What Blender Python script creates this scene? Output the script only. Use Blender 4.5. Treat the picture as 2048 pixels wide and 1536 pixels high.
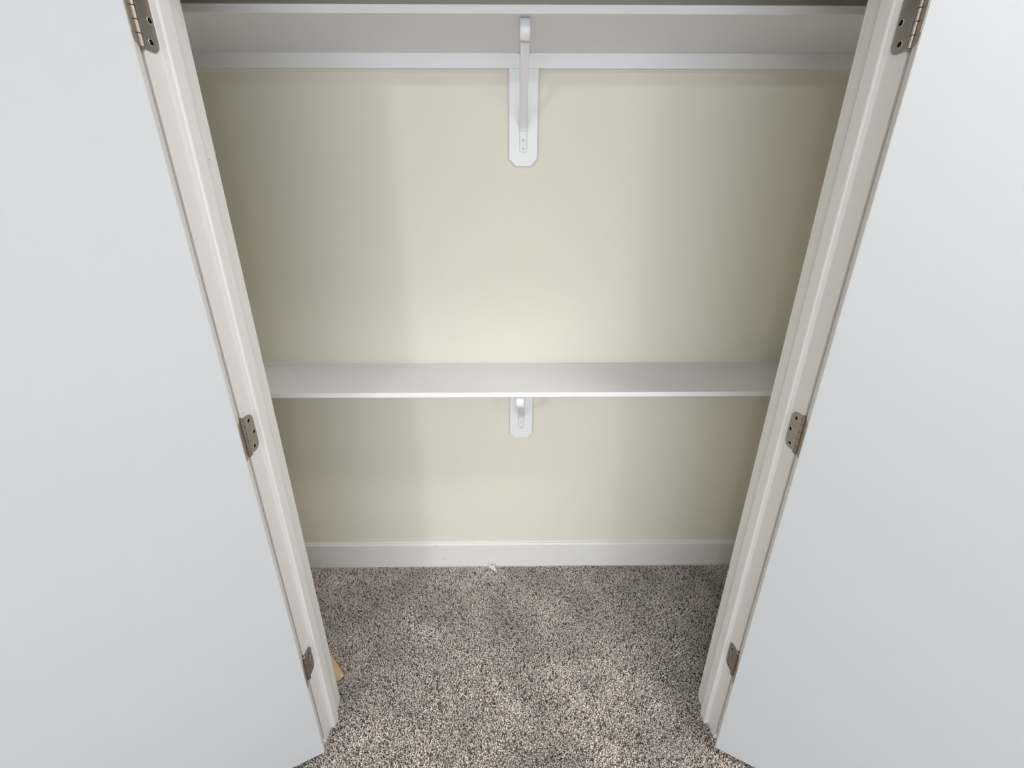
import bpy, bmesh, math
import numpy as np
from mathutils import Matrix, Vector

for o in list(bpy.data.objects):
    bpy.data.objects.remove(o, do_unlink=True)
scn = bpy.context.scene
col = scn.collection

# ------------------------------------------------------------------ camera
CX, CY, CH = -0.0347, -0.8392, 1.5554
YAW, PIT, ROL, FPX = 0.0094, 0.3831, 0.0005, 859.0
cd = bpy.data.cameras.new('camera'); cam = bpy.data.objects.new('camera', cd); col.objects.link(cam)
cd.sensor_fit = 'HORIZONTAL'; cd.sensor_width = 36.0; cd.lens = 36.0 * FPX / 2048.0
cd.clip_start = 0.02; cd.clip_end = 50
F = Vector((math.sin(YAW) * math.cos(PIT), math.cos(YAW) * math.cos(PIT), -math.sin(PIT)))
R0 = Vector((math.cos(YAW), -math.sin(YAW), 0)); D0 = F.cross(R0)
Rv = R0 * math.cos(ROL) + D0 * math.sin(ROL); Dv = D0 * math.cos(ROL) - R0 * math.sin(ROL)
cam.matrix_world = Matrix(((Rv.x, -Dv.x, -F.x, CX), (Rv.y, -Dv.y, -F.y, CY), (Rv.z, -Dv.z, -F.z, CH), (0, 0, 0, 1)))
scn.camera = cam

# ------------------------------------------------------------------ world, daylight, exposure
w = bpy.data.worlds.new('world'); scn.world = w; w.use_nodes = True
w.node_tree.nodes['Background'].inputs[0].default_value = (0.75, 0.87, 1.0, 1)
w.node_tree.nodes['Background'].inputs[1].default_value = 0.25
WIN_X, WIN_Z, WIN_W, WIN_H, REAR_Y = 0.2, 1.35, 4.6, 1.6, -5.5
ld = bpy.data.lights.new('window_daylight', 'AREA'); ld.shape = 'RECTANGLE'
ld.size = WIN_W - 0.1; ld.size_y = WIN_H - 0.1; ld.energy = 126; ld.color = (0.82, 0.915, 1.0)
lo = bpy.data.objects.new('window_daylight', ld); col.objects.link(lo)
lo.location = (WIN_X, REAR_Y + 0.03, WIN_Z); lo.rotation_euler = (math.radians(90), 0, 0)
LAMP_COLOR = (0.98, 0.965, 0.97, 1)
LAMPS = [((0.90, -0.50, 2.74), 80.0, 'round white ceiling lamp just outside the closet'),
         ((-1.5, -3.6, 2.74), 195.0, 'added fill lamp, unseen, on the ceiling at the back left of the room'),  # unseen lamp added for overhead fill, reaches the right side of the closet
         ((1.3, -3.6, 2.74), 88.0, 'added fill lamp, unseen, on the ceiling at the back right of the room')]  # second added fill lamp, brightens the left pocket of the closet
vs = scn.view_settings
vs.view_transform = 'Standard'; vs.look = 'None'; vs.gamma = 1.0; vs.use_curve_mapping = False
vs.exposure = 0.15

# ------------------------------------------------------------------ materials
def srgb(r, g, b):
    f = lambda c: (c / 255 / 12.92) if c / 255 <= 0.04045 else ((c / 255 + 0.055) / 1.055) ** 2.4
    return (f(r), f(g), f(b), 1)

def new_mat(name):
    m = bpy.data.materials.new(name); m.use_nodes = True
    nt = m.node_tree
    return m, nt, nt.nodes['Principled BSDF']

def paint(name, c, rough, bump_scale=220, bump=0.04, dist=0.0006, spec=0.4, var=0.015):
    m, nt, b = new_mat(name)
    tc = nt.nodes.new('ShaderNodeTexCoord')
    n = nt.nodes.new('ShaderNodeTexNoise'); n.inputs['Scale'].default_value = bump_scale; n.inputs['Detail'].default_value = 2
    bp = nt.nodes.new('ShaderNodeBump'); bp.inputs['Strength'].default_value = bump; bp.inputs['Distance'].default_value = dist
    nt.links.new(tc.outputs['Object'], n.inputs['Vector'])
    nt.links.new(n.outputs['Fac'], bp.inputs['Height']); nt.links.new(bp.outputs['Normal'], b.inputs['Normal'])
    n2 = nt.nodes.new('ShaderNodeTexNoise'); n2.inputs['Scale'].default_value = 3.0; n2.inputs['Detail'].default_value = 3
    nt.links.new(tc.outputs['Object'], n2.inputs['Vector'])
    mx = nt.nodes.new('ShaderNodeMix'); mx.data_type = 'RGBA'
    mx.inputs['A'].default_value = tuple(x * (1 - var) for x in c[:3]) + (1,)
    mx.inputs['B'].default_value = tuple(min(1, x * (1 + var)) for x in c[:3]) + (1,)
    nt.links.new(n2.outputs['Fac'], mx.inputs['Factor']); nt.links.new(mx.outputs['Result'], b.inputs['Base Color'])
    b.inputs['Roughness'].default_value = rough; b.inputs['Specular IOR Level'].default_value = spec
    return m

M = {}
M['wall'] = paint('cream_wall_paint', srgb(227, 222, 210), 0.75, 160, 0.10, 0.0012, 0.25)
M['ceiling'] = paint('ceiling_paint', srgb(238, 237, 232), 0.9, 90, 0.2, 0.002, 0.2)
M['trim'] = paint('white_trim_paint', srgb(229, 227, 226), 0.38, 60, 0.03, 0.0006, 0.45)
M['shelf'] = paint('white_shelf_paint', srgb(237, 237, 239), 0.42, 60, 0.03, 0.0006, 0.45)
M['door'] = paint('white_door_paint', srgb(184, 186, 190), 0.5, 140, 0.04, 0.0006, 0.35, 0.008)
M['bracket'] = paint('white_powder_coat', srgb(230, 230, 234), 0.4, 300, 0.02, 0.0004, 0.5)
M['caulk'] = paint('caulk', srgb(226, 222, 212), 0.6)
M['hole'] = paint('nail_hole_shadow', srgb(150, 142, 132), 0.9)

m, nt, b = new_mat('satin_nickel')
b.inputs['Metallic'].default_value = 1.0; b.inputs['Roughness'].default_value = 0.36
tc = nt.nodes.new('ShaderNodeTexCoord'); mp = nt.nodes.new('ShaderNodeMapping'); mp.inputs['Scale'].default_value = (900, 900, 40)
n = nt.nodes.new('ShaderNodeTexNoise'); n.inputs['Scale'].default_value = 1.0
mx = nt.nodes.new('ShaderNodeMix'); mx.data_type = 'RGBA'
mx.inputs['A'].default_value = srgb(146, 138, 130); mx.inputs['B'].default_value = srgb(176, 168, 159)
nt.links.new(tc.outputs['Object'], mp.inputs['Vector']); nt.links.new(mp.outputs['Vector'], n.inputs['Vector'])
nt.links.new(n.outputs['Fac'], mx.inputs['Factor']); nt.links.new(mx.outputs['Result'], b.inputs['Base Color'])
M['nickel'] = m
m, nt, b = new_mat('bright_screw_steel'); b.inputs['Metallic'].default_value = 0.35
b.inputs['Roughness'].default_value = 0.4; b.inputs['Base Color'].default_value = srgb(214, 207, 198); M['screw'] = m
m, nt, b = new_mat('recess_dark'); b.inputs['Base Color'].default_value = srgb(38, 34, 31); b.inputs['Roughness'].default_value = 0.8; M['dark'] = m

m, nt, b = new_mat('raw_pine')
tc = nt.nodes.new('ShaderNodeTexCoord'); mp = nt.nodes.new('ShaderNodeMapping'); mp.inputs['Scale'].default_value = (6, 160, 60)
n = nt.nodes.new('ShaderNodeTexNoise'); n.inputs['Scale'].default_value = 1.5; n.inputs['Detail'].default_value = 4
mx = nt.nodes.new('ShaderNodeMix'); mx.data_type = 'RGBA'
mx.inputs['A'].default_value = srgb(212, 178, 138); mx.inputs['B'].default_value = srgb(240, 216, 180)
nt.links.new(tc.outputs['Object'], mp.inputs['Vector']); nt.links.new(mp.outputs['Vector'], n.inputs['Vector'])
nt.links.new(n.outputs['Fac'], mx.inputs['Factor']); nt.links.new(mx.outputs['Result'], b.inputs['Base Color'])
b.inputs['Roughness'].default_value = 0.75; M['pine'] = m
m, nt, b = new_mat('white_paper'); b.inputs['Base Color'].default_value = srgb(253, 252, 249); b.inputs['Roughness'].default_value = 0.9; M['paper'] = m
m, nt, b = new_mat('window_glass'); b.inputs['Base Color'].default_value = (0.9, 0.95, 1, 1); b.inputs['Roughness'].default_value = 0.05
b.inputs['Transmission Weight'].default_value = 1.0; M['glass'] = m
m, nt, b = new_mat('lamp_diffuser'); b.inputs['Base Color'].default_value = srgb(245, 240, 230)
b.inputs['Emission Color'].default_value = LAMP_COLOR; b.inputs['Emission Strength'].default_value = 1.0; M['diffuser'] = m

# carpet: backing and pile share the yarn colours
LIGHT, MID, DARK = srgb(255, 246, 239), srgb(232, 219, 210), srgb(118, 103, 96)
m, nt, b = new_mat('carpet_backing')
tc = nt.nodes.new('ShaderNodeTexCoord')
n = nt.nodes.new('ShaderNodeTexNoise'); n.inputs['Scale'].default_value = 150; n.inputs['Detail'].default_value = 2; n.inputs['Distortion'].default_value = 1.2
cr = nt.nodes.new('ShaderNodeValToRGB')
cr.color_ramp.elements[0].position = 0.38; cr.color_ramp.elements[0].color = srgb(84, 72, 66)
cr.color_ramp.elements[1].position = 0.58; cr.color_ramp.elements[1].color = srgb(200, 187, 178)
bp = nt.nodes.new('ShaderNodeBump'); bp.inputs['Strength'].default_value = 0.8; bp.inputs['Distance'].default_value = 0.006
nt.links.new(tc.outputs['Object'], n.inputs['Vector']); nt.links.new(n.outputs['Fac'], cr.inputs['Fac'])
nt.links.new(cr.outputs['Color'], b.inputs['Base Color']); nt.links.new(n.outputs['Fac'], bp.inputs['Height'])
nt.links.new(bp.outputs['Normal'], b.inputs['Normal']); b.inputs['Roughness'].default_value = 1.0; b.inputs['Specular IOR Level'].default_value = 0.1
M['backing'] = m
m, nt, b = new_mat('carpet_yarn')
at = nt.nodes.new('ShaderNodeAttribute'); at.attribute_name = 'yarn'
nt.links.new(at.outputs['Color'], b.inputs['Base Color'])
b.inputs['Roughness'].default_value = 0.95; b.inputs['Specular IOR Level'].default_value = 0.15
M['yarn'] = m

# ------------------------------------------------------------------ mesh helpers
def link(name, me, mat, parent=None, loc=(0, 0, 0), rot=(0, 0, 0)):
    o = bpy.data.objects.new(name, me); col.objects.link(o)
    if not me.materials:
        for k in (mat if isinstance(mat, (list, tuple)) else [mat]):
            me.materials.append(M[k])
    o.location = loc; o.rotation_euler = rot
    if parent: o.parent = parent
    return o

def from_bm(bm, name, smooth=False):
    me = bpy.data.meshes.new(name)
    bmesh.ops.recalc_face_normals(bm, faces=bm.faces[:])
    if smooth:
        for f in bm.faces: f.smooth = True
    bm.to_mesh(me); bm.free()
    return me

def add_box(bm, a, b, bev=0.0, seg=2, mi=0):
    lo_ = [min(p, q) for p, q in zip(a, b)]; hi = [max(p, q) for p, q in zip(a, b)]
    r = bmesh.ops.create_cube(bm, size=1.0)
    for v in r['verts']:
        v.co = Vector([lo_[i] + (v.co[i] + 0.5) * (hi[i] - lo_[i]) for i in range(3)])
    fs = list({f for v in r['verts'] for f in v.link_faces})
    for f in fs: f.material_index = mi
    if bev > 0:
        bmesh.ops.bevel(bm, geom=list({e for v in r['verts'] for e in v.link_edges}), offset=bev, segments=seg, affect='EDGES', profile=0.5)

def boxes(name, lst, bev=0.0, seg=2):
    bm = bmesh.new()
    for a, b in lst: add_box(bm, a, b, bev, seg)
    return from_bm(bm, name)

def add_prism(bm, pts, fn, d0, d1, bev=0.0, mi=0):
    """extrude a 2D outline; fn(p, q, d) -> 3D"""
    A = [bm.verts.new(fn(p, q, d0)) for p, q in pts]; B = [bm.verts.new(fn(p, q, d1)) for p, q in pts]
    fs = [bm.faces.new(A), bm.faces.new(B[::-1])]
    k = len(pts)
    for i in range(k):
        fs.append(bm.faces.new((A[i], B[i], B[(i + 1) % k], A[(i + 1) % k])))
    for f in fs: f.material_index = mi
    if bev > 0:
        es = [e for e in bm.edges if e in set(fs[1].edges)]
        bmesh.ops.bevel(bm, geom=es, offset=bev, segments=2, affect='EDGES', profile=0.5)

def add_cyl(bm, c, axis, r0, r1, h, seg=20, mi=0):
    a = Vector(axis).normalized(); t = a.orthogonal().normalized(); s = a.cross(t)
    A, B = [], []
    for i in range(seg):
        d = t * math.cos(2 * math.pi * i / seg) + s * math.sin(2 * math.pi * i / seg)
        A.append(bm.verts.new(Vector(c) + d * r0)); B.append(bm.verts.new(Vector(c) + a * h + d * r1))
    fs = [bm.faces.new([bm.verts.new(v.co) for v in A]), bm.faces.new([bm.verts.new(v.co) for v in B])]
    for i in range(seg):
        f = bm.faces.new((A[i], A[(i + 1) % seg], B[(i + 1) % seg], B[i])); f.smooth = True; fs.append(f)
    for f in fs: f.material_index = mi

def tag(o, label=None, cat=None, group=None, kind=None):
    if label: o['label'] = label
    if cat: o['category'] = cat
    if group: o['group'] = group
    if kind: o['kind'] = kind
    return o

# ------------------------------------------------------------------ dimensions
W = 1.226; HW = W / 2; BX = HW - 0.0015
JAMB = 0.117; YJ = 0.1316; YSF = 0.0426; ST = 0.0125
ZH = 2.052
YW = 0.7298; YS = 0.4387
ZL, TL = 1.0105, 0.0165
ZU, TU = 1.9912, 0.0176
SX = 1.05                      # closet side walls
RX0, RX1, CEIL = -2.6, 2.6, 2.74

# ------------------------------------------------------------------ the setting
floor = link('floor', boxes('floor', [((RX0 - .1, REAR_Y - .1, -0.06), (RX1 + .1, YW + .1, -0.004))]), 'backing')
tag(floor, 'beige and brown flecked carpet floor of the closet and room', kind='structure')
tag(link('ceiling', boxes('ceiling', [((RX0 - .1, REAR_Y - .1, CEIL), (RX1 + .1, YW + .1, CEIL + .1))]), 'ceiling'),
    'white ceiling', kind='structure')
tag(link('wall_back', boxes('wall_back', [((-SX - .1, YW, -.06), (SX + .1, YW + .1, CEIL))]), 'wall'),
    'cream painted back wall of the closet', kind='structure')
tag(link('wall_left', boxes('wall_left', [((-SX - .1, JAMB - .002, -.06), (-SX, YW, CEIL))]), 'wall'), 'cream left end wall inside the closet', kind='structure')
tag(link('wall_right', boxes('wall_right', [((SX, JAMB - .002, -.06), (SX + .1, YW, CEIL))]), 'wall'), 'cream right end wall inside the closet', kind='structure')
J = 0.019
tag(link('wall_front', boxes('wall_front', [((RX0, .001, -.06), (-HW - J, JAMB - .001, CEIL)), ((HW + J, .001, -.06), (RX1, JAMB - .001, CEIL)),
                                            ((-HW - J, .001, ZH + J), (HW + J, JAMB - .001, CEIL))]), 'wall'),
    'cream wall around the closet doorway', kind='structure')
tag(link('wall_room_left', boxes('wall_room_left', [((RX0 - .1, REAR_Y, -.06), (RX0, JAMB, CEIL))]), 'wall'), 'cream left wall of the room', kind='structure')
tag(link('wall_room_right', boxes('wall_room_right', [((RX1, REAR_Y, -.06), (RX1 + .1, JAMB, CEIL))]), 'wall'), 'cream right wall of the room', kind='structure')
wx0, wx1, wz0, wz1 = WIN_X - WIN_W / 2, WIN_X + WIN_W / 2, WIN_Z - WIN_H / 2, WIN_Z + WIN_H / 2
ry = REAR_Y
tag(link('wall_rear', boxes('wall_rear', [((RX0, ry - .1, -.06), (wx0, ry, CEIL)), ((wx1, ry - .1, -.06), (RX1, ry, CEIL)),
                                          ((wx0, ry - .1, -.06), (wx1, ry, wz0)), ((wx0, ry - .1, wz1), (wx1, ry, CEIL))]), 'wall'),
    'cream wall behind the viewer with a wide window', kind='structure')
win = link('window_1', boxes('window_1', [((wx0, ry - .08, wz0), (wx0 + .04, ry - .02, wz1)), ((wx1 - .04, ry - .08, wz0), (wx1, ry - .02, wz1)),
                                          ((wx0 + .04, ry - .08, wz0), (wx1 - .04, ry - .02, wz0 + .04)), ((wx0 + .04, ry - .08, wz1 - .04), (wx1 - .04, ry - .02, wz1)),
                                          ((WIN_X - .02, ry - .08, wz0 + .04), (WIN_X + .02, ry - .02, wz1 - .04))], .003), 'trim')
tag(win, 'white framed window behind the viewer', kind='structure')
for a, b_ in ((wx0 + .04, WIN_X - .02), (WIN_X + .02, wx1 - .04)):
    link('pane', boxes('pane', [((a, ry - .052, wz0 + .04), (b_, ry - .048, wz1 - .04))]), 'glass', win)

# baseboards: square-edged board with an eased top
def baseboard(name, x0, x1, y, dirn, label, top=0.137, t=0.013):
    bm = bmesh.new()
    prof = [(0, -.03), (t, -.03), (t, top - .0085), (t - .0035, top - .0035), (t - .006, top), (0, top)]
    add_prism(bm, prof, lambda p, q, d: (d, y + dirn * p, q), x0, x1)
    o = link(name, from_bm(bm, name), 'trim')
    return tag(o, label, kind='structure')
bb = baseboard('baseboard_back', -SX, SX, YW, -1, 'white baseboard along the back wall of the closet')
bm = bmesh.new(); add_prism(bm, [(0, 0), (.004, 0), (.0012, .0028), (0, .004)], lambda p, q, d: (d, YW - p, .137 + q), -SX, SX)
link('caulk_line', from_bm(bm, 'caulk_line'), 'trim', bb)
for x, z in ((-.373, .127), (-.335, .046), (.60, .058), (.735, .063), (.80, .047)):
    bm = bmesh.new(); add_cyl(bm, (x, YW - .013, z), (0, -1, 0), .0024, .0016, .0008, 10)
    link('nail_hole', from_bm(bm, 'nail_hole'), 'hole', bb)

# door frame: jamb, stop, casings on both sides
def casing_profile(s, yc, dirn, edge=0.002, wd=0.057, t=0.0146):
    return [(s * (HW + edge), yc), (s * (HW + edge), yc + dirn * (t - .003)), (s * (HW + edge + .003), yc + dirn * t),
            (s * (HW + edge + wd - .012), yc + dirn * t), (s * (HW + edge + wd), yc + dirn * .008), (s * (HW + edge + wd), yc)]
def frame_side(name, s, label):
    jb = link(name, boxes(name, [((s * HW, 0, -.03), (s * (HW + J), JAMB, ZH + J))], .0012), 'trim')
    tag(jb, label, kind='structure')
    bm = bmesh.new()
    x0, x1 = s * HW, s * (HW - ST)
    prof = [(x0, YSF), (s * (HW - ST + .0035), YSF), (s * (HW - ST + .001), YSF + .001), (x1, YSF + .0035), (x1, YSF + .031), (s * (HW - ST + .003), YSF + .035), (x0, YSF + .036)]
    add_prism(bm, prof, lambda p, q, d: (p, q, d), -.03, ZH - ST)
    link('door_stop', from_bm(bm, 'door_stop'), 'trim', jb)
    bm = bmesh.new(); add_prism(bm, casing_profile(s, JAMB, 1), lambda p, q, d: (p, q, d), -.03, ZH + .002)
    link('inner_casing', from_bm(bm, 'inner_casing'), 'trim', jb)
    bm = bmesh.new(); add_prism(bm, casing_profile(s, 0, -1, .012, .055, .009), lambda p, q, d: (p, q, d), -.03, ZH + .012)
    link('outer_casing', from_bm(bm, 'outer_casing'), 'trim', jb)
    return jb
jl = frame_side('trim_1', -1, 'white left door jamb with stop and casing')
jr = frame_side('trim_2', 1, 'white right door jamb with stop and casing')
jh = link('trim_3', boxes('trim_3', [((-HW, 0, ZH), (HW, JAMB, ZH + J))], .0012), 'trim')
tag(jh, 'white head jamb over the closet doorway', kind='structure')
link('door_stop', boxes('door_stop', [((-HW, YSF, ZH - ST), (HW, YSF + .036, ZH))], .001), 'trim', jh)
link('outer_casing', boxes('outer_casing', [((-HW - .067, -.009, ZH + .012), (HW + .067, 0, ZH + .067))], .001), 'trim', jh)
link('inner_casing', boxes('inner_casing', [((-HW - .059, JAMB, ZH + .002), (HW + .059, JAMB + .0146, ZH + .059))], .001), 'trim', jh)
bm = bmesh.new()
add_cyl(bm, (-HW, .1, 1.648), (1, 0, 0), .0042, .0026, .0007, 14, 0); add_cyl(bm, (-HW + .0007, .1, 1.648), (1, 0, 0), .0016, .0012, .0002, 10, 1)
link('filled_nail_hole', from_bm(bm, 'filled_nail_hole'), ['trim', 'hole'], jl)

# ------------------------------------------------------------------ doors and hinges
PO = 0.0038                     # hinge pin in front of the wall face
HZ = (0.3082, 1.0498, 1.7959); HL = 0.0875
def leaf_outline(width, hgt, r=0.0155, k=7):
    pts = [(0, 0), (width - r, 0)]
    pts += [(width - r + r * math.sin(a), r - r * math.cos(a)) for a in [math.pi / 2 * i / k for i in range(1, k)]]
    pts += [(width, r), (width, hgt - r)]
    pts += [(width - r + r * math.cos(a), hgt - r + r * math.sin(a)) for a in [math.pi / 2 * i / k for i in range(1, k)]]
    pts += [(width - r, hgt), (0, hgt)]
    return pts
SCREWS = ((.0175, .0125), (.0268, .0440), (.0175, .0755))
def screw_mesh():
    bm = bmesh.new()
    add_cyl(bm, (0, 0, 0), (0, 0, 1), .0050, .0044, .0006, 18, 0)
    add_cyl(bm, (0, 0, .0006), (0, 0, 1), .0042, .0030, -.0004, 18, 0)
    for a in (0, math.pi / 2):
        c, s_ = math.cos(a + .4), math.sin(a + .4)
        P = [(-.0019, -.0005), (.0019, -.0005), (.0019, .0005), (-.0019, .0005)]
        add_prism(bm, P, lambda p, q, d: (p * c - q * s_, p * s_ + q * c, d), .0002, .00075, 0, 1)
    return from_bm(bm, 'screw')
SCREW = screw_mesh()
def barrel_mesh():
    bm = bmesh.new(); R = .0058; n_ = 5; L = HL / n_
    for i in range(n_):
        z0 = i * L + .0004; z1 = (i + 1) * L - .0004
        add_cyl(bm, (0, 0, z0), (0, 0, 1), R - .0004, R, .0004, 24); add_cyl(bm, (0, 0, z0 + .0004), (0, 0, 1), R, R, z1 - z0 - .0008, 24)
        add_cyl(bm, (0, 0, z1 - .0004), (0, 0, 1), R, R - .0004, .0004, 24)
    add_cyl(bm, (0, 0, -.002), (0, 0, 1), .0035, .0044, .002, 20); add_cyl(bm, (0, 0, 0), (0, 0, 1), .0036, .0036, HL, 20)
    add_cyl(bm, (0, 0, HL), (0, 0, 1), .0064, .0064, .0018, 24); add_cyl(bm, (0, 0, HL + .0018), (0, 0, 1), .0064, .004, .0014, 24)
    return from_bm(bm, 'hinge')
BARREL = barrel_mesh()

def make_door(name, s, theta, label):
    bm = bmesh.new()
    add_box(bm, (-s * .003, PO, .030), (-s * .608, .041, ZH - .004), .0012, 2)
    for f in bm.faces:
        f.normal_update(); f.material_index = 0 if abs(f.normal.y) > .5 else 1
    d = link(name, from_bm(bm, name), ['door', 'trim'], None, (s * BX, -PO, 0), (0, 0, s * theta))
    tag(d, label, kind='structure')
    for z in HZ:
        h = link('hinge', BARREL, 'nickel', d, (0, 0, z), (0, 0, -s * theta))
        h['label'] = 'satin nickel butt hinge with rounded corners'
        # leaf let into the jamb (its thin plate faces the opening), sub-part of the hinge, world aligned
        bm = bmesh.new()
        add_prism(bm, leaf_outline(.0415, HL), lambda p, q, dd: (s * (.0018 - dd), p - .002, q), 0, .0028, .0003)
        link('jamb_leaf', from_bm(bm, 'jamb_leaf'), 'nickel', h)
        for p, q in SCREWS:
            link('screw', SCREW, ['screw', 'dark'], h, (-s * .0010, p + .0035, q), (0, -s * math.pi / 2, 0))
        # leaf let into the door's hinge edge
        bm = bmesh.new()
        add_prism(bm, leaf_outline(.0385, HL), lambda p, q, dd: (-s * (.0046 - dd), p - .0005, q), 0, .0026, .0003)
        l2 = link('door_leaf', from_bm(bm, 'door_leaf'), 'nickel', h, (0, 0, 0), (0, 0, s * theta))
    return d
TH_L, TH_R = math.radians(154), math.radians(151)
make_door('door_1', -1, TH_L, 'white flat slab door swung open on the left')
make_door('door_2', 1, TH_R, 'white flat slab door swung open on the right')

# ------------------------------------------------------------------ shelves
def shelf(top, th, label, clabel):
    o = link('closet_shelf', boxes('closet_shelf', [((-SX, YS, top - th), (SX, YW, top))], .0012), 'shelf')
    tag(o, label, 'shelf', 'white closet shelves')
    c = link('wall_cleat', boxes('wall_cleat', [((-SX, YW - .018, top - th - .0385), (SX, YW, top - th))], .0008), 'shelf')
    tag(c, clabel, 'cleat', 'white shelf cleats')
    bm = bmesh.new(); add_prism(bm, [(0, 0), (.006, 0), (.0045, -.002), (.0015, -.005), (0, -.0065)], lambda p, q, d: (d, YW - p, top - th - .0385 + q), -SX, SX)
    link('caulk_line', from_bm(bm, 'caulk_line'), 'caulk', c)
    bm = bmesh.new(); add_prism(bm, [(0, 0), (.004, 0), (.0015, .0015), (0, .004)], lambda p, q, d: (d, YW - p, top + q), -SX, SX)
    link('caulk_line', from_bm(bm, 'caulk_line'), 'caulk', o)
    return o
shelf(ZU + TU, TU, 'upper white closet shelf seen from below, above the cream wall',
      'white cleat strip on the wall under the upper shelf')
shelf(ZL, TL, 'lower white closet shelf at hinge height, seen from above',
      'white cleat strip hidden under the lower shelf')

# ------------------------------------------------------------------ brackets
def strap(bm, path, wd, th, skew):
    """sweep a flat strap (width along x) along a path in the y-z plane; skew(y) shifts x"""
    P = [Vector((0, y, z)) for y, z in path]; rings = []
    for i, p in enumerate(P):
        t = (P[min(i + 1, len(P) - 1)] - P[max(i - 1, 0)]).normalized()
        nrm = Vector((0, -t.z, t.y)); x = skew(p.y)
        hw = wd / 2; e = th * .35
        q = []
        for a, b_ in ((-hw, -th / 2 + e), (-hw + e, -th / 2), (hw - e, -th / 2), (hw, -th / 2 + e), (hw, th / 2 - e), (hw - e, th / 2), (-hw + e, th / 2), (-hw, th / 2 - e)):
            v = p + nrm * b_; q.append(bm.verts.new((x + a, v.y, v.z)))
        rings.append(q)
    for A, B in zip(rings, rings[1:]):
        for i in range(8): bm.faces.new((A[i], A[(i + 1) % 8], B[(i + 1) % 8], B[i]))
    bm.faces.new(rings[0]); bm.faces.new(rings[-1][::-1])

def bracket(z, xw, xn, label):
    """z = underside of the shelf"""
    root = bpy.data.objects.new('shelf_bracket', None); col.objects.link(root); root.location = (xw, YW, z)
    root.empty_display_size = .05
    tag(root, label, 'bracket', 'white shelf brackets')
    yb = -.018
    bm = bmesh.new()
    bw, zb, ch = .045, -.302, .021
    add_prism(bm, [(-bw, -.0387), (-bw, zb + ch), (-bw + ch, zb), (bw - ch, zb), (bw, zb + ch), (bw, -.0387)], lambda p, q, d: (p, d, q), 0, yb, .0012)
    link('backing_board', from_bm(bm, 'backing_board'), 'shelf', root)
    yn = YS - YW + .004                       # nose, local y
    skew = lambda y: (xn - xw) * (y - yb) / (yn - yb)
    R = .0225
    bm = bmesh.new()                          # wall plate with rounded lower end
    k = 8; r = .0125
    pts = [(-r, -.004), (-r, -.262 + .006)] + [(-r + .006 - .006 * math.cos(a), -.262 + .006 - .006 * math.sin(a)) for a in [math.pi / 2 * i / 4 for i in range(1, 5)]]
    pts += [(r - .006 + .006 * math.sin(a), -.262 + .006 - .006 * math.cos(a)) for a in [math.pi / 2 * i / 4 for i in range(0, 5)]] + [(r, -.004)]
    add_prism(bm, pts, lambda p, q, d: (p, d, q), yb, yb - .003, .0007)
    link('wall_plate', from_bm(bm, 'wall_plate'), 'bracket', root)
    bm = bmesh.new()                          # top arm, then the rounded nose, then back along the brace to the wall plate
    yc = yn + R
    path = [(yb - .003, -.0022), (yc, -.0022)]
    path += [(yc - R * math.sin(a), -.0022 - R + R * math.cos(a)) for a in [math.pi * .93 * i / 14 for i in range(1, 15)]]
    strap(bm, path, .0262, .004, skew)
    link('rod_hook', from_bm(bm, 'rod_hook', True), 'bracket', root)
    bm = bmesh.new()
    path = [(yc + .004, -.034), (yc + .012, -.043), (yb - .022, -.186), (yb - .011, -.196), (yb - .006, -.206), (yb - .0045, -.222), (yb - .0045, -.242)]
    strap(bm, path, .0225, .0034, skew)
    link('brace', from_bm(bm, 'brace'), 'bracket', root)
    for zz, yy in ((-.229, -.0062), (-.2515, -.003)):
        bm = bmesh.new(); add_cyl(bm, (0, yb + yy, zz), (0, -1, 0), .0046, .0032, .0017, 18, 0)
        add_cyl(bm, (0, yb + yy - .0017, zz), (0, -1, 0), .0016, .0013, .0002, 10, 1)
        link('screw', from_bm(bm, 'screw'), ['bracket', 'hole'], root)
    return root
bracket(ZU, .016, .0095, 'white metal bracket under the upper shelf on a clipped-corner backing board')
bracket(ZL - TL, .017, .003, 'white metal bracket under the lower shelf, mostly hidden by it')

# ------------------------------------------------------------------ small things
bm = bmesh.new()
add_prism(bm, [(0, 0), (.20, 0), (.20, .004), (.0, .017)], lambda p, q, d: (p, d, q), 0, .04, .0006)
sh = link('wood_shim', from_bm(bm, 'wood_shim'), 'pine', None, (-.630, .205, .004), (0, 0, math.radians(133)))
tag(sh, 'raw pine shim lying on the carpet behind the left jamb', 'wood shim')
bm = bmesh.new()
path = [(-.017, .010, .036), (-.011, .006, .024), (-.013, .000, .016), (-.004, -.004, .012), (.008, -.012, .011), (.020, -.024, .010)]
wid = [.003, .005, .005, .006, .007, .001]
L_ = [bm.verts.new((x - .5 * w_, y - .8 * w_, z - .2 * w_)) for (x, y, z), w_ in zip(path, wid)]
R_ = [bm.verts.new((x + .5 * w_, y + .8 * w_, z + .9 * w_)) for (x, y, z), w_ in zip(path, wid)]
for k in range(5): bm.faces.new((L_[k], L_[k + 1], R_[k + 1], R_[k]))
sp_ = bm.verts.new((.012, .004, .026)); bm.faces.new((R_[3], R_[4], sp_))
r = bmesh.ops.solidify(bm, geom=bm.faces[:], thickness=.0006)
ps = link('paper_scrap', from_bm(bm, 'paper_scrap'), 'paper', None, (-.112, YW - .028, .002))
tag(ps, 'tiny torn white paper scrap on the carpet against the baseboard', 'paper')

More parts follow.
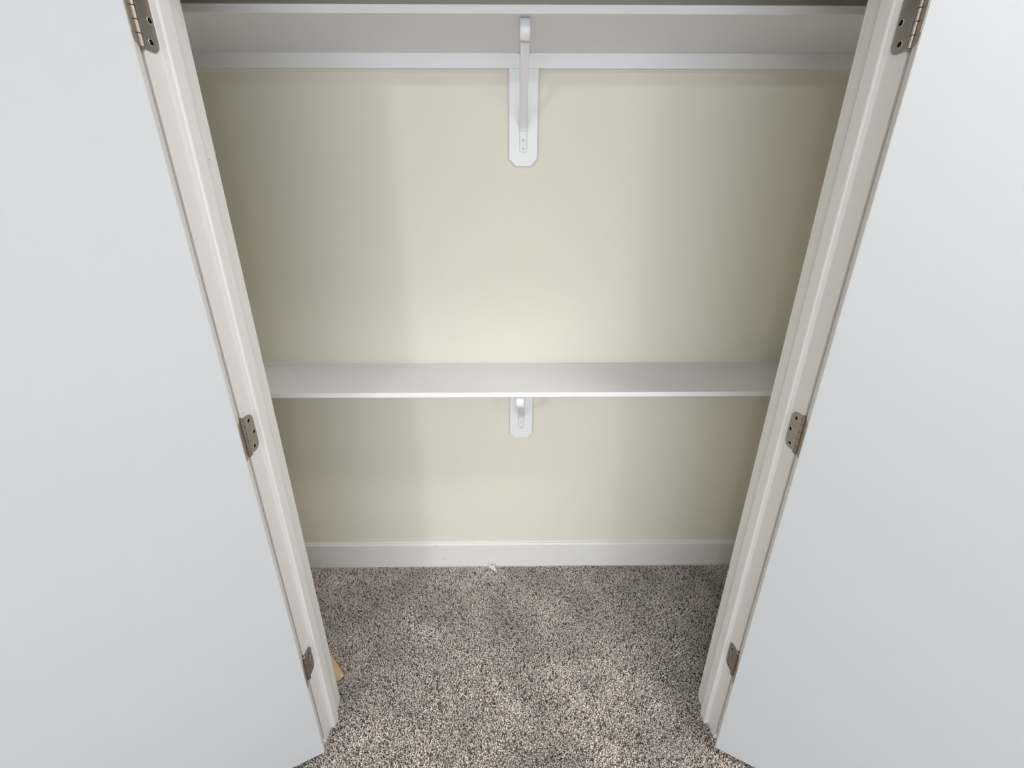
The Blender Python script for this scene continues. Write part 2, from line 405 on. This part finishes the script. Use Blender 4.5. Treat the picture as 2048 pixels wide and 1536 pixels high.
def ceiling_lamp(pos, emit, label):
    lamp = bpy.data.objects.new('ceiling_lamp', None); col.objects.link(lamp); lamp.location = pos
    tag(lamp, label, 'lamp', 'ceiling lamps')
    bm = bmesh.new(); add_cyl(bm, (0, 0, -.02), (0, 0, 1), .17, .17, .02, 40); link('lamp_base', from_bm(bm, 'lamp_base'), 'trim', lamp)
    bm = bmesh.new(); prev = None
    for i in range(0, 8):
        a = math.pi / 2 * i / 8; r_ = .155 * math.cos(a); zz = -.02 - .055 * math.sin(a)
        ring = [bm.verts.new((r_ * math.cos(t), r_ * math.sin(t), zz)) for t in [2 * math.pi * k / 32 for k in range(32)]]
        if prev:
            for k in range(32): bm.faces.new((prev[k], prev[(k + 1) % 32], ring[(k + 1) % 32], ring[k]))
        prev = ring
    bm.faces.new(prev)
    me = from_bm(bm, 'lamp_shade', True); mt = M['diffuser'].copy()
    mt.node_tree.nodes['Principled BSDF'].inputs['Emission Strength'].default_value = emit
    me.materials.append(mt); link('lamp_shade', me, None, lamp)
for p_, e_, l_ in LAMPS: ceiling_lamp(p_, e_, l_)

# ------------------------------------------------------------------ carpet pile (twisted yarn tufts)
rng = np.random.default_rng(7)
sp = 0.0046
def grid(x0, x1, y0, y1):
    xs = np.arange(x0, x1, sp); ys = np.arange(y0, y1, sp * .866)
    X, Y = np.meshgrid(xs, ys); X = X + (np.arange(len(ys)) % 2)[:, None] * sp * .5
    return np.stack([X.ravel(), Y.ravel()], 1)
G = grid(-1.03, 1.03, -.36, YW - .015)
G = G + rng.normal(0, sp * .28, G.shape)
x, y = G[:, 0], G[:, 1]
keep = (y < YW - .0155) & ~((y > -.002) & (y < YJ + .001) & (np.abs(x) > HW - .0015)) & ~((np.abs(x) > HW - ST - .001) & (y > YSF - .001) & (y < YSF + .037))
keep &= (y > .0) | (np.abs(x) < .80)
G = G[keep]; N = len(G); x, y = G[:, 0], G[:, 1]

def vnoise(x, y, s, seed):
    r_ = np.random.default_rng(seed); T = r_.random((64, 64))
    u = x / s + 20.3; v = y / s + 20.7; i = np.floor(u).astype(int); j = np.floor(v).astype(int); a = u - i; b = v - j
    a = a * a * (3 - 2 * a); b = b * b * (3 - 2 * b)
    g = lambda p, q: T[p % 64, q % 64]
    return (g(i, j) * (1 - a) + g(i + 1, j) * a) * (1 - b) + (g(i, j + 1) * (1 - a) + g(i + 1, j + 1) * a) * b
nap = np.clip(.5 + 1.5 * (vnoise(x, y, .15, 3) * .6 + vnoise(x, y, .07, 4) * .4 - .5), 0, 1)          # brushed patches of the nap: lean, height, and shading painted into the yarn
ang = rng.uniform(0, 2 * np.pi, N)
lean_len = rng.uniform(.003, .0065, N)
lx = np.cos(ang) * lean_len +   .004 * (nap - .5); ly = np.sin(ang) * lean_len + .006 * (nap - .5)
hgt = rng.uniform(.0075, .0102, N) - .0035 * np.clip(.5 - nap, 0, .5)
rad = rng.uniform(.0014, .0019, N)
z0 = np.full(N, -.0042); curl = rng.uniform(-.9, .9, N)
# path: root, elbow, shoulder, tip
cpts = np.stack([
    np.stack([x, y, z0], 1),
    np.stack([x + .15 * lx, y + .15 * ly, z0 + hgt * .62], 1),
    np.stack([x + .6 * lx, y + .6 * ly, z0 + hgt], 1),
    np.stack([x + 1.1 * lx - curl * ly, y + 1.1 * ly + curl * lx, z0 + hgt * .86], 1)], 1)     # N,4,3
rr = np.stack([rad * .7, rad * 1.1, rad * 1.05, rad * .35], 1)
S = 3
verts = np.zeros((N, 4, S, 3), np.float32)
dirx = np.cos(ang); diry = np.sin(ang)
for k in range(4):
    up = (.15, .5, .9, 1.0)[k]        # how far the ring has turned with the strand
    for sidx in range(S):
        t = 2 * np.pi * (sidx + .5) / S
        a_ = np.cos(t) * rr[:, k]; b__ = np.sin(t) * rr[:, k]
        # ring axes: horizontal perpendicular to lean, and a vector turning from lean to up
        verts[:, k, sidx, 0] = cpts[:, k, 0] - diry * a_ + dirx * b__ * (1 - up)
        verts[:, k, sidx, 1] = cpts[:, k, 1] + dirx * a_ + diry * b__ * (1 - up)
        verts[:, k, sidx, 2] = cpts[:, k, 2] - b__ * up * -1
verts[:, :, :, 1] = np.minimum(verts[:, :, :, 1], YW - .0135)
vv = verts.reshape(-1, 3)
quads = []
base = (np.arange(N) * 4 * S)[:, None]
for k in range(3):
    for sidx in range(S):
        quads.append(np.concatenate([base + k * S + sidx, base + k * S + (sidx + 1) % S, base + (k + 1) * S + (sidx + 1) % S, base + (k + 1) * S + sidx], 1))
quads = np.stack(quads, 1).reshape(-1, 4)
me = bpy.data.meshes.new('carpet_pile')
me.vertices.add(len(vv)); me.vertices.foreach_set('co', vv.ravel())
me.loops.add(quads.size); me.loops.foreach_set('vertex_index', quads.ravel().astype(np.int32))
me.polygons.add(len(quads)); me.polygons.foreach_set('loop_start', np.arange(0, quads.size, 4, dtype=np.int32))
me.update(calc_edges=True)
me.polygons.foreach_set('use_smooth', np.ones(len(quads), bool))
t = rng.random(N)
Lc, Mc, Dc = (np.array(c[:3]) for c in (LIGHT, MID, DARK))
pick = np.where((t < .68)[:, None], Lc, np.where((t < .87)[:, None], Mc, Dc)) * rng.uniform(.85, 1.08, N)[:, None] * (.77 + .36 * nap)[:, None]  # nap factor paints the light and dark of the patches into the colour
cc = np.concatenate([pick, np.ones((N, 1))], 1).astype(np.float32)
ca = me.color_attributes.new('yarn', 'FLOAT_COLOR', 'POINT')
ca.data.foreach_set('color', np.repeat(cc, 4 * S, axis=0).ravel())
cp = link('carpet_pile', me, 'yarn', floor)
cp['kind'] = 'stuff'; cp['label'] = 'flecked beige and brown twisted carpet pile'
print('tufts', N)
